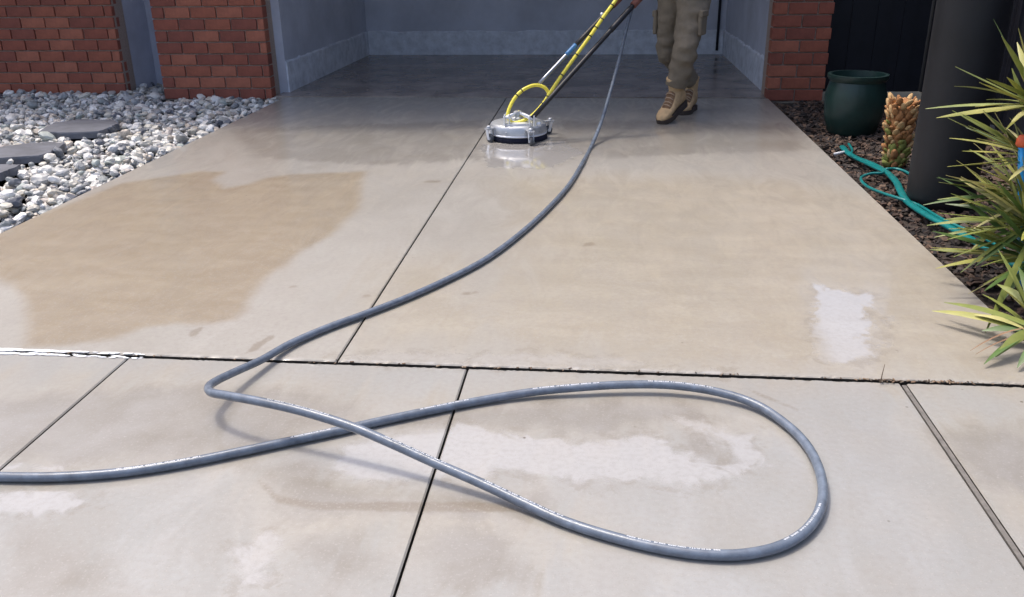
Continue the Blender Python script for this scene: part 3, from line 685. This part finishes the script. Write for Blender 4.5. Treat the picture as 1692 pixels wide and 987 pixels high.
# ------------------------------------------------------------------ surface cleaner
sc = empty('surface_cleaner'); tag(sc, 'round silver surface cleaner on casters with long handle and yellow hose', 'surface cleaner')
c0 = G(856, 229.5); cx0, cy0 = c0.x, c0.y; SR = .205; zt = .128
b = MB(); b.lathe([(SR-.012, .046), (SR, .048), (SR+.002, .064), (SR-.002, .104), (SR-.010, .118), (SR-.022, .124), (SR-.05, zt), (.02, zt+.004), (.004, zt+.004)], (cx0, cy0, 0), n=64); dr = b.build('housing', M['alu'], sc, 35)
b = MB(); b.lathe([(SR+.004, .046), (SR+.005, .048), (SR+.005, .056), (SR+.001, .058)], (cx0, cy0, 0), n=64); b.build('rim_band', M['plate'], dr)
for k in range(10):
    a_ = k*.628; q = MB(); q.lathe([(.006, 0), (.006, .004), (.002, .006)], (cx0+math.cos(a_)*(SR+.001), cy0+math.sin(a_)*(SR+.001), .078), n=8, rot=Matrix.Rotation(a_, 3, 'Z') @ Matrix.Rotation(math.pi/2, 3, 'Y')); q.build('rivet', M['steel'], dr)
b = MB()
for k in range(150):
    a_ = 2*math.pi*k/150; rr = SR+random.uniform(-.002, .006)
    b.tube([(cx0+math.cos(a_)*(SR-.006), cy0+math.sin(a_)*(SR-.006), .052), (cx0+math.cos(a_)*rr, cy0+math.sin(a_)*rr, .007)], .0055, 5)
b.build('brush_skirt', M['skirt'], sc)
pl = MB()
def prism(mb, pts, z0, z1, inset=.0):
    n_ = len(pts); c = sum((Vector((*p, 0)) for p in pts), Vector())/n_
    top = [Vector((p[0], p[1], z1)) for p in pts]; mb.rings([[Vector((p[0], p[1], z0)) for p in pts], top], smooth=False)
Tp = [G(x, y, zt+.01)[:2] for x, y in ((822, 211), (850, 216), (886, 206), (878, 199), (845, 199), (832, 204))]
Tp = [((lambda d_: (cx0+d_.x*min(1, (SR-.025)/d_.length), cy0+d_.y*min(1, (SR-.025)/d_.length)))(Vector((p_[0]-cx0, p_[1]-cy0)))) for p_ in Tp]
prism(pl, Tp, zt-.002, zt+.012); pl.build('top_plate', M['plate'], sc)
b = MB(); b.lathe([(.052, zt+.012), (.052, zt+.026), (.035, zt+.034), (.03, zt+.07), (.018, zt+.074)], (cx0, cy0, 0), n=24); b.build('swivel_hub', M['alu'], sc, 40)
# pivot brackets
hl, hr = G(838, 207, zt), G(879, 209, zt)
for hpv in (hl, hr):
    b = MB(); b.box((hpv.x-.016, hpv.y, zt+.038), (.008, .05, .075), bev=.003); b.box((hpv.x+.016, hpv.y, zt+.038), (.008, .05, .075), bev=.003)
    b.tube([(hpv.x-.026, hpv.y, zt+.055), (hpv.x+.026, hpv.y, zt+.055)], .008, 10); b.build('pivot_bracket', M['plate'], sc)
b = MB(); b.lathe([(.016, 0), (.019, .01), (.019, .022), (.010, .03)], (hr.x+.045, hr.y+.02, zt), n=14); b.build('cap_nut', M['plate'], sc)
b = MB(); b.tube([(hl.x, hl.y, zt+.055), (cx0, cy0+.02, zt+.06), (hr.x, hr.y, zt+.055)], .013, 10); b.build('cross_tube', M['plate'], sc)
def caster(px, py, swing):
    w_ = G(px, py); d = Vector((w_.x-cx0, w_.y-cy0, 0)); d.normalize(); wr = .032
    e = Vector((cx0, cy0, 0))+d*(SR+.0)
    cs = bpy.data.objects.new('caster', None); C.objects.link(cs); cs.parent = sc
    ang = math.atan2(d.y, d.x); rz = Matrix.Rotation(ang, 3, 'Z')
    b = MB(); ctr = (e+Vector((w_.x, w_.y, 0)))/2; ln = (Vector((w_.x, w_.y, 0))-e).length+.05
    b.box((ctr.x, ctr.y, .101), (ln, .042, .008), rz, bev=.002); b.box((e.x+d.x*.003, e.y+d.y*.003, .085), (.008, .052, .05), rz, bev=.002)
    b.lathe([(.016, .097), (.016, .116), (.009, .122)], (w_.x, w_.y, 0), n=12); b.build('bracket', M['alu'], cs)
    rs = Matrix.Rotation(swing, 3, 'Z'); off_ = rs @ Vector((-.016, 0, 0)); wc = Vector((w_.x, w_.y, wr+.002))+off_
    b = MB()
    for s_ in (-1, 1):
        o_ = rs @ Vector((0, s_*.017, 0))
        b.add([Vector((w_.x, w_.y, .097))+o_+rs @ Vector((.014, -.0015, 0)), Vector((w_.x, w_.y, .097))+o_+rs @ Vector((-.014, -.0015, 0)), wc+o_+rs @ Vector((-.010, -.0015, -.01)), wc+o_+rs @ Vector((.010, -.0015, -.01)),
               Vector((w_.x, w_.y, .097))+o_+rs @ Vector((.014, .0015, 0)), Vector((w_.x, w_.y, .097))+o_+rs @ Vector((-.014, .0015, 0)), wc+o_+rs @ Vector((-.010, .0015, -.01)), wc+o_+rs @ Vector((.010, .0015, -.01))],
              [(0, 1, 2, 3), (7, 6, 5, 4), (0, 4, 5, 1), (1, 5, 6, 2), (2, 6, 7, 3), (3, 7, 4, 0)])
    b.box((w_.x, w_.y, .094), (.036, .040, .005), rs); b.build('fork', M['plate'], cs)
    rw = rs @ Matrix.Rotation(math.pi/2, 3, 'X')
    b = MB(); b.lathe([(wr-.012, -.011), (wr-.003, -.011), (wr, -.006), (wr, .006), (wr-.003, .011), (wr-.012, .011)], wc, n=24, rot=rw); b.build('tyre', M['grey_rub'], cs)
    b = MB(); b.lathe([(.004, -.013), (wr-.011, -.009), (wr-.011, .009), (.004, .013)], wc, n=16, rot=rw); b.build('rim', M['plate'], cs)
caster(808, 236, 2.4); caster(877, 241, 1.9); caster(909, 222, .6); caster(838, 212, 1.0)
# handle
ea = AY(1062, -42, 6.72); eb = AY(1092, -42, 6.80)
ha0 = Vector((hl.x, hl.y, zt+.055)); hb0 = Vector((hr.x, hr.y, zt+.055))
def lerp_tube(name, a_, b_, t0, t1, r_, m_, parent, n=12):
    q = MB(); q.tube([a_.lerp(b_, t0+(t1-t0)*k/6) for k in range(7)], r_, n); return q.build(name, m_, parent)
hA = lerp_tube('handle_tube', ha0, ea, .235, .47, .0125, M['steel'], sc); lerp_tube('grip_sleeve', ha0, ea, .47, 1.0, .016, M['black'], hA)
lerp_tube('sleeve_band', ha0, ea, .43, .50, .017, M['bluetape'], hA)
hB = lerp_tube('handle_tube', hb0, eb, 0, 1.0, .0165, M['black'], sc)
lerp_tube('grip_sleeve', hb0, eb, .60, .76, .020, M['navy'], hB); lerp_tube('strap', hb0, eb, .775, .845, .026, M['strap'], hB); lerp_tube('strap', ha0, ea, .775, .83, .021, M['strap'], hA)
q = MB(); q.tube([ea, ea.lerp(eb, .5)+Vector((0, .02, .02)), eb], .016, 10); q.build('cross_grip', M['black'], sc)
kq = ha0.lerp(ea, .715); q = MB(); q.lathe([(.006, -.012), (.013, -.006), (.013, .010), (.006, .014)], kq+Vector((-.02, -.012, .0)), n=12); q.build('clip', M['plate'], sc)
# yellow whip hose: down between the handle tubes, one round coil, into the swivel
mid0 = (ha0+hb0)/2
ya = AY(1021, -4, 6.55)
def YP(px, py, Y): return AY(px, py, Y)
yh = [AY(1060, -48, 6.72), AY(1040, -28, 6.64), ya, YP(998, 27, 6.48), YP(975, 60, 6.42), YP(951, 93, 6.36), YP(930, 122, 6.31), YP(908, 155, 6.25), YP(897, 172, 6.21), YP(878, 192, 6.17), YP(858, 202, 6.14), YP(845, 202, 6.14), YP(839, 192, 6.15), YP(843, 176, 6.18), YP(854, 158, 6.22), YP(869, 146, 6.26), YP(887, 141, 6.30), YP(901, 146, 6.31), YP(907, 158, 6.31), YP(900, 173, 6.30), YP(884, 188, 6.28), YP(868, 198, cy0), Vector((cx0, cy0, zt+.07))]
ysp = [Vector(p) for p in spline([tuple(p) for p in yh], .012)]
b = MB(); b.tube(ysp, .0125, 12); yo = b.build('yellow_hose', M['yellow'], sc)
def near(px, py, lo=0., hi=1.):
    n_ = len(ysp); best = None
    for i in range(int(lo*n_)+1, int(hi*n_)-1):
        v = ysp[i]-Vector((0, 0, CH)); d = v.dot(f0); x = W/2+F*v.dot(right)/d; y = H/2-F*v.dot(up)/d
        e = (x-px)**2+(y-py)**2
        if best is None or e < best[0]: best = (e, i)
    return best[1]
for px, py, lo, hi in ((996, 32, 0, .55), (988, 48, 0, .55), (978, 61, 0, .55), (954, 92, 0, .55), (928, 124, 0, .6), (904, 160, 0, .6), (897, 173, 0, .6), (862, 152, .5, 1), (855, 160, .5, 1), (1012, 8, 0, .5)):
    i = near(px, py, lo, hi); q = MB(); q.tube([ysp[i].lerp(ysp[i-1], .35), ysp[i].lerp(ysp[i+1], .35)], .0138, 10); q.build('tape_band', M['black'], yo)

# ------------------------------------------------------------------ person
pe = empty('person'); tag(pe, 'person in khaki cargo trousers and tan work boots walking behind the cleaner', 'person')
FW = Vector((-.42, -.91, 0)).normalized(); SDV = Vector((FW.y, -FW.x, 0))      # facing, and towards the person's right
heelF = G(1122, 190); fa = Vector((heelF.x-.02, 6.98, .135))
toeF = G(1094, 207); 
ankF = Vector((.570, 6.93, .20)); knF = AY(1131, 88, 6.90); hipF = AY(1149, -12, 7.12)
ankR = Vector((.735, 7.40, .17)); knR = AY(1103, 86, 7.26); hipR = AY(1112, -12, 7.24)
def oval(p, ax, rx, ry, fw, n=22, wob=0., seed=0., fr=16.):
    ax = ax.normalized(); f = (fw-ax*fw.dot(ax)).normalized(); s_ = ax.cross(f); out = []
    for k in range(n):
        a_ = 2*math.pi*k/n; v = s_*math.cos(a_)*rx+f*math.sin(a_)*ry
        if wob:
            q = p+v; w_ = noise.noise(Vector((q.x*fr*.6+seed, q.y*fr*.6, q.z*fr*1.3+a_*.3)))+.5*noise.noise(Vector((q.x*fr*1.5, q.y*fr*1.5+seed, q.z*fr*2.6)))
            v = v*(1+w_*wob+(.085*math.sin(q.z*55+2.2*math.sin(a_+seed)+seed)*(.5+noise.noise(q*5)) if wob > .1 else 0))
        out.append(p+v)
    return out
def limb(keys, fw, n=22, wob=0., seed=0., step=.02):
    """keys: (point, rx, ry)"""
    S = spline([(*k[0], k[1], k[2]) for k in keys], step); rg = []
    for i, s_ in enumerate(S):
        a_ = Vector(S[max(i-1, 0)][:3]); b_ = Vector(S[min(i+1, len(S)-1)][:3])
        rg.append(oval(Vector(s_[:3]), b_-a_, s_[3], s_[4], fw, n, wob, seed))
    return rg
pelv = (hipF+hipR)/2+Vector((0, 0, .04))
tr = MB()
def leg(hip, kn, ank, seed, sc_=1.):
    hem = ank+Vector((0, 0, .075))+(kn-ank).normalized()*.0
    keys = [(hip+Vector((0, 0, .05)), .115*sc_, .125*sc_), (hip, .125*sc_, .135*sc_), (hip.lerp(kn, .35), .118*sc_, .125*sc_), (hip.lerp(kn, .7), .102*sc_, .108*sc_), (kn, .092*sc_, .098*sc_), (kn.lerp(hem, .3)-FW*.01, .092*sc_, .098*sc_), (kn.lerp(hem, .65)-FW*.008, .086*sc_, .092*sc_), (kn.lerp(hem, .92), .080*sc_, .088*sc_), (hem, .078*sc_, .085*sc_)]
    tr.rings(limb(keys, FW, 24, .15, seed))
leg(hipF, knF, ankF, 1.3); leg(hipR, knR, ankR, 7.7, .93)
tr.rings(limb([(pelv+Vector((0, 0, -.10)), .10, .09), (pelv+Vector((0, 0, -.02)), .185, .135), (pelv+Vector((0, 0, .08)), .18, .125), (pelv+Vector((0, 0, .14)), .165, .115)], FW, 24, .03, 3))
tro = tr.build('trousers', M['trouser'], pe)
rmd = tro.modifiers.new('weld', 'REMESH'); rmd.mode = 'VOXEL'; rmd.voxel_size = .009; rmd.use_smooth_shade = True
sm_ = tro.modifiers.new('soft', 'SMOOTH'); sm_.iterations = 1
def pocket(a_, side, fwd, wd, ht, dp):
    z_ = Vector((0, 0, 1)); b = MB(); u = side.cross(z_).normalized()
    rot = Matrix((u, side.normalized(), z_)).transposed()
    b.box(a_, (wd, dp, ht), rot, bev=.008); p = b.build('cargo_pocket', M['trouser'], tro)
    b = MB(); b.box(a_+Vector((0, 0, ht*.42))+side*.006, (wd+.008, dp+.004, ht*.28), rot, bev=.006); b.build('pocket_flap', M['trouser'], p)
pocket(hipF.lerp(knF, .50)-SDV*.105+FW*.02, -SDV, FW, .13, .17, .03)
pocket(hipR.lerp(knR, .50)+SDV*.098+FW*.02, SDV, FW, .13, .17, .03)
# boots, local x = toe direction
def boot(ank, toe_dir, pitch, lab=None):
    bo = bpy.data.objects.new('boot', None); C.objects.link(bo); bo.parent = pe
    d = Vector((toe_dir.x, toe_dir.y, 0)).normalized(); s_ = Vector((-d.y, d.x, 0))
    rot = Matrix((d, s_, Vector((0, 0, 1)))).transposed() @ Matrix.Rotation(pitch, 3, 'Y')
    BS = 1.2; lo = min((rot @ (v*BS)).z for v in (Vector((.20, 0, -.125)), Vector((.15, 0, -.125)), Vector((-.07, 0, -.125))))
    org = Vector((ank.x, ank.y, -lo+.007))
    T = lambda v: org+rot @ (Vector(v)*BS)
    b = MB(); rg = []
    for x, hw, zt_, in ((-.082, .018, -.045), (-.076, .030, -.02), (-.05, .039, .03), (-.01, .042, .05), (.04, .043, .02), (.08, .046, -.022), (.115, .050, -.046), (.15, .050, -.056), (.18, .043, -.064), (.200, .028, -.078), (.207, .012, -.09)):
        zb = -.100; ring = []
        for k in range(16):
            a_ = 2*math.pi*k/16; cz = (zt_+zb)/2; hz = (zt_-zb)/2
            ca, sa = math.cos(a_), math.sin(a_)
            ring.append(T((x, hw*math.copysign(abs(ca)**.75, ca), cz+hz*math.copysign(abs(sa)**.8, sa))))
        rg.append(ring)
    b.rings(rg)
    rg = []
    for z, hx, hy, ox in ((-.06, .075, .040, -.005), (-.01, .062, .040, -.012), (.03, .056, .042, -.016), (.075, .057, .046, -.016), (.10, .060, .050, -.014), (.105, .052, .043, -.014)):
        rg.append([T((ox+hx*math.cos(2*math.pi*k/18), hy*math.sin(2*math.pi*k/18), z)) for k in range(18)])
    b.rings(rg); u_ = b.build('upper', M['suede'], bo)
    b = MB()
    outl = [(-.088, .0), (-.08, .026), (-.05, .042), (0, .044), (.06, .045), (.11, .054), (.155, .054), (.19, .042), (.212, .018), (.216, 0)]
    ol = outl+[(x, -y) for x, y in outl[-2:0:-1]]
    b.rings([[T((x, y, -.128)) for x, y in ol], [T((x, y, -.096)) for x, y in ol]], smooth=False); b.build('sole', M['sole'], bo)
    b = MB()
    rg = []
    for x, hw, zt_ in ((.142, .0525, -.053), (.165, .050, -.056), (.188, .040, -.066), (.205, .027, -.076), (.213, .010, -.09)):
        rg.append([T((x, hw*math.cos(math.pi*k/10), -.098+(zt_+.098)*math.sin(math.pi*k/10)**.8+.0015)) for k in range(11)])
    b.rings(rg, cap=False); b.build('toe_cap', M['suede'], u_)
    b = MB(); rg = []
    for x, z, hw in ((.045, .02, .030), (.075, -.014, .032), (.10, -.036, .033), (.128, -.048, .030)):
        rg.append([T((x, hw*t, z+.007-.012*t*t)) for t in (-1, -.5, 0, .5, 1)]+[T((x, hw*t, z-.01-.012*t*t)) for t in (1, .5, 0, -.5, -1)])
    b.rings(rg); b.build('tongue_panel', M['suede2'], u_)
    b = MB()
    for x, z in ((.058, .010), (.078, -.012), (.098, -.030), (.118, -.040)):
        b.tube([T((x, -.032, z-.002)), T((x+.004, -.012, z+.012)), T((x+.004, .012, z+.012)), T((x, .032, z-.002))], .0035, 6)
    b.build('laces', M['lace'], u_)
    b = MB(); b.tube([T((-.070, 0, -.08)), T((-.074, 0, -.02)), T((-.070, 0, .04)), T((-.072, 0, .095))], [.016, .012, .010, .012], 8); b.build('heel_strip', M['suede2'], u_)
    return bo
boot(ankF, Vector((-.60, -.80, 0)), R(20)); boot(ankR, Vector((-.35, -.94, 0)), 0.)
# upper body (above the frame)
ch = pelv+FW*.05
sh = MB()
sh.rings(limb([(pelv+Vector((0, 0, .05)), .182, .130), (pelv+Vector((0, 0, .16)), .170, .12), (ch+Vector((0, 0, .32)), .185, .125), (ch+FW*.02+Vector((0, 0, .45)), .20, .12), (ch+FW*.03+Vector((0, 0, .53)), .15, .085), (ch+FW*.035+Vector((0, 0, .565)), .065, .065)], FW, 24, .04, 5))
shR = ch+FW*.03+SDV*.19+Vector((0, 0, .485)); shL = ch+FW*.03-SDV*.19+Vector((0, 0, .485))
wrR, wrL = ea+Vector((.03, .05, .055)), eb+Vector((.02, .05, .055))
elR = shR.lerp(wrR, .5)+SDV*.06-FW*.08+Vector((0, 0, -.06)); elL = shL.lerp(wrL, .5)-SDV*.06-FW*.08+Vector((0, 0, -.06))
for s_, e_ in ((shR, elR), (shL, elL)):
    sh.rings(limb([(s_+(s_-e_)*.12, .05, .05), (s_, .068, .07), (s_.lerp(e_, .5), .060, .062), (s_.lerp(e_, .8), .058, .06)], FW, 16, .06, 2))
sho = sh.build('shirt', M['shirt'], pe); rmd = sho.modifiers.new('weld', 'REMESH'); rmd.mode = 'VOXEL'; rmd.voxel_size = .011; rmd.use_smooth_shade = True
bd = MB(); nk = ch+FW*.04+Vector((0, 0, .55)); hd = nk+FW*.035+Vector((0, 0, .165))
bd.rings(limb([(nk-Vector((0, 0, .10)), .06, .06), (nk, .056, .058), (nk+FW*.015+Vector((0, 0, .08)), .055, .06)], FW, 16))
bd.rings(limb([(hd+Vector((0, 0, -.125))+FW*.03, .030, .032), (hd+Vector((0, 0, -.10))+FW*.015, .058, .070), (hd+Vector((0, 0, -.04)), .070, .088), (hd+Vector((0, 0, .03)), .076, .098), (hd+Vector((0, 0, .09)), .066, .085), (hd+Vector((0, 0, .118)), .03, .04)], FW, 20))
bd.rings(limb([(hd+FW*.085+Vector((0, 0, .012)), .009, .008), (hd+FW*.108+Vector((0, 0, -.025)), .014, .012), (hd+FW*.09+Vector((0, 0, -.036)), .012, .008)], FW, 8, step=.01))
for q in (-1, 1): bd.rings(limb([(hd+SDV*q*.075+Vector((0, 0, -.035)), .006, .010), (hd+SDV*q*.083+Vector((0, 0, .0)), .009, .020), (hd+SDV*q*.080+Vector((0, 0, .028)), .006, .012)], FW, 8, step=.012))
for e_, wv, gt in ((elR, wrR, ea), (elL, wrL, eb)):
    s_ = shR if e_ is elR else shL
    bd.rings(limb([(s_.lerp(e_, .7), .046, .046), (e_, .044, .045), (e_.lerp(wv, .35), .043, .044), (e_.lerp(wv, .9), .028, .031), (wv, .030, .026)], FW, 14))
    hdv = (gt-wv); hdv.normalize(); ax = (eb-ea).normalized() if (eb-ea).length > .01 else SDV
    bd.rings(limb([(wv, .032, .022), (wv+hdv*.03, .042, .018), (wv+hdv*.055, .042, .016)], ax.cross(hdv), 12, step=.01))
    for k in range(4):
        o_ = ax*(-.031+k*.0205); ln = (.85, 1., .97, .78)[k]; n1 = ax.cross(hdv).normalized()
        p0 = wv+hdv*.05+o_; bd.tube(spline([p0, p0+hdv*.022*ln+n1*.012, p0+hdv*.036*ln+n1*.002, p0+hdv*.036*ln-n1*.018, p0+hdv*.016-n1*.026], .006), .0085, 8)
    p0 = wv+hdv*.012-ax*.036; bd.tube(spline([p0, p0+hdv*.026-ax*.012, p0+hdv*.046-n1*.016, p0+hdv*.050+ax*.012-n1*.026], .006), .0095, 8)
bo_ = bd.build('body', M['skin'], pe); rmd = bo_.modifiers.new('weld', 'REMESH'); rmd.mode = 'VOXEL'; rmd.voxel_size = .0055; rmd.use_smooth_shade = True
for q in (-1, 1):
    b = MB(); b.lathe([(.002, -.009), (.009, -.004), (.010, .003), (.003, .009)], hd+FW*.089+SDV*q*.031+Vector((0, 0, .012)), n=10); ey = b.build('eye', M['whiteplastic'], bo_); b = MB(); b.lathe([(.001, -.0052), (.0050, -.003), (.0050, .003), (.001, .0052)], hd+FW*.0955+SDV*q*.031+Vector((0, 0, .011)), n=10); b.build('iris', M['hair'], ey)
b = MB(); b.rings(limb([(hd+FW*.092+Vector((0, 0, -.066))-SDV*.024, .003, .004), (hd+FW*.099+Vector((0, 0, -.067)), .006, .006), (hd+FW*.092+Vector((0, 0, -.066))+SDV*.024, .003, .004)], Vector((0, 0, 1)), 8, step=.008)); b.build('lips', M['strap'], bo_)
b = MB(); b.rings(limb([(hd-FW*.03+Vector((0, 0, -.05)), .066, .066), (hd-FW*.018+Vector((0, 0, .02)), .081, .090), (hd-FW*.008+Vector((0, 0, .075)), .078, .094), (hd+Vector((0, 0, .115)), .05, .066), (hd+Vector((0, 0, .13)), .02, .03)], FW, 20, .05, 9)); b.build('hair', M['hair'], bo_)
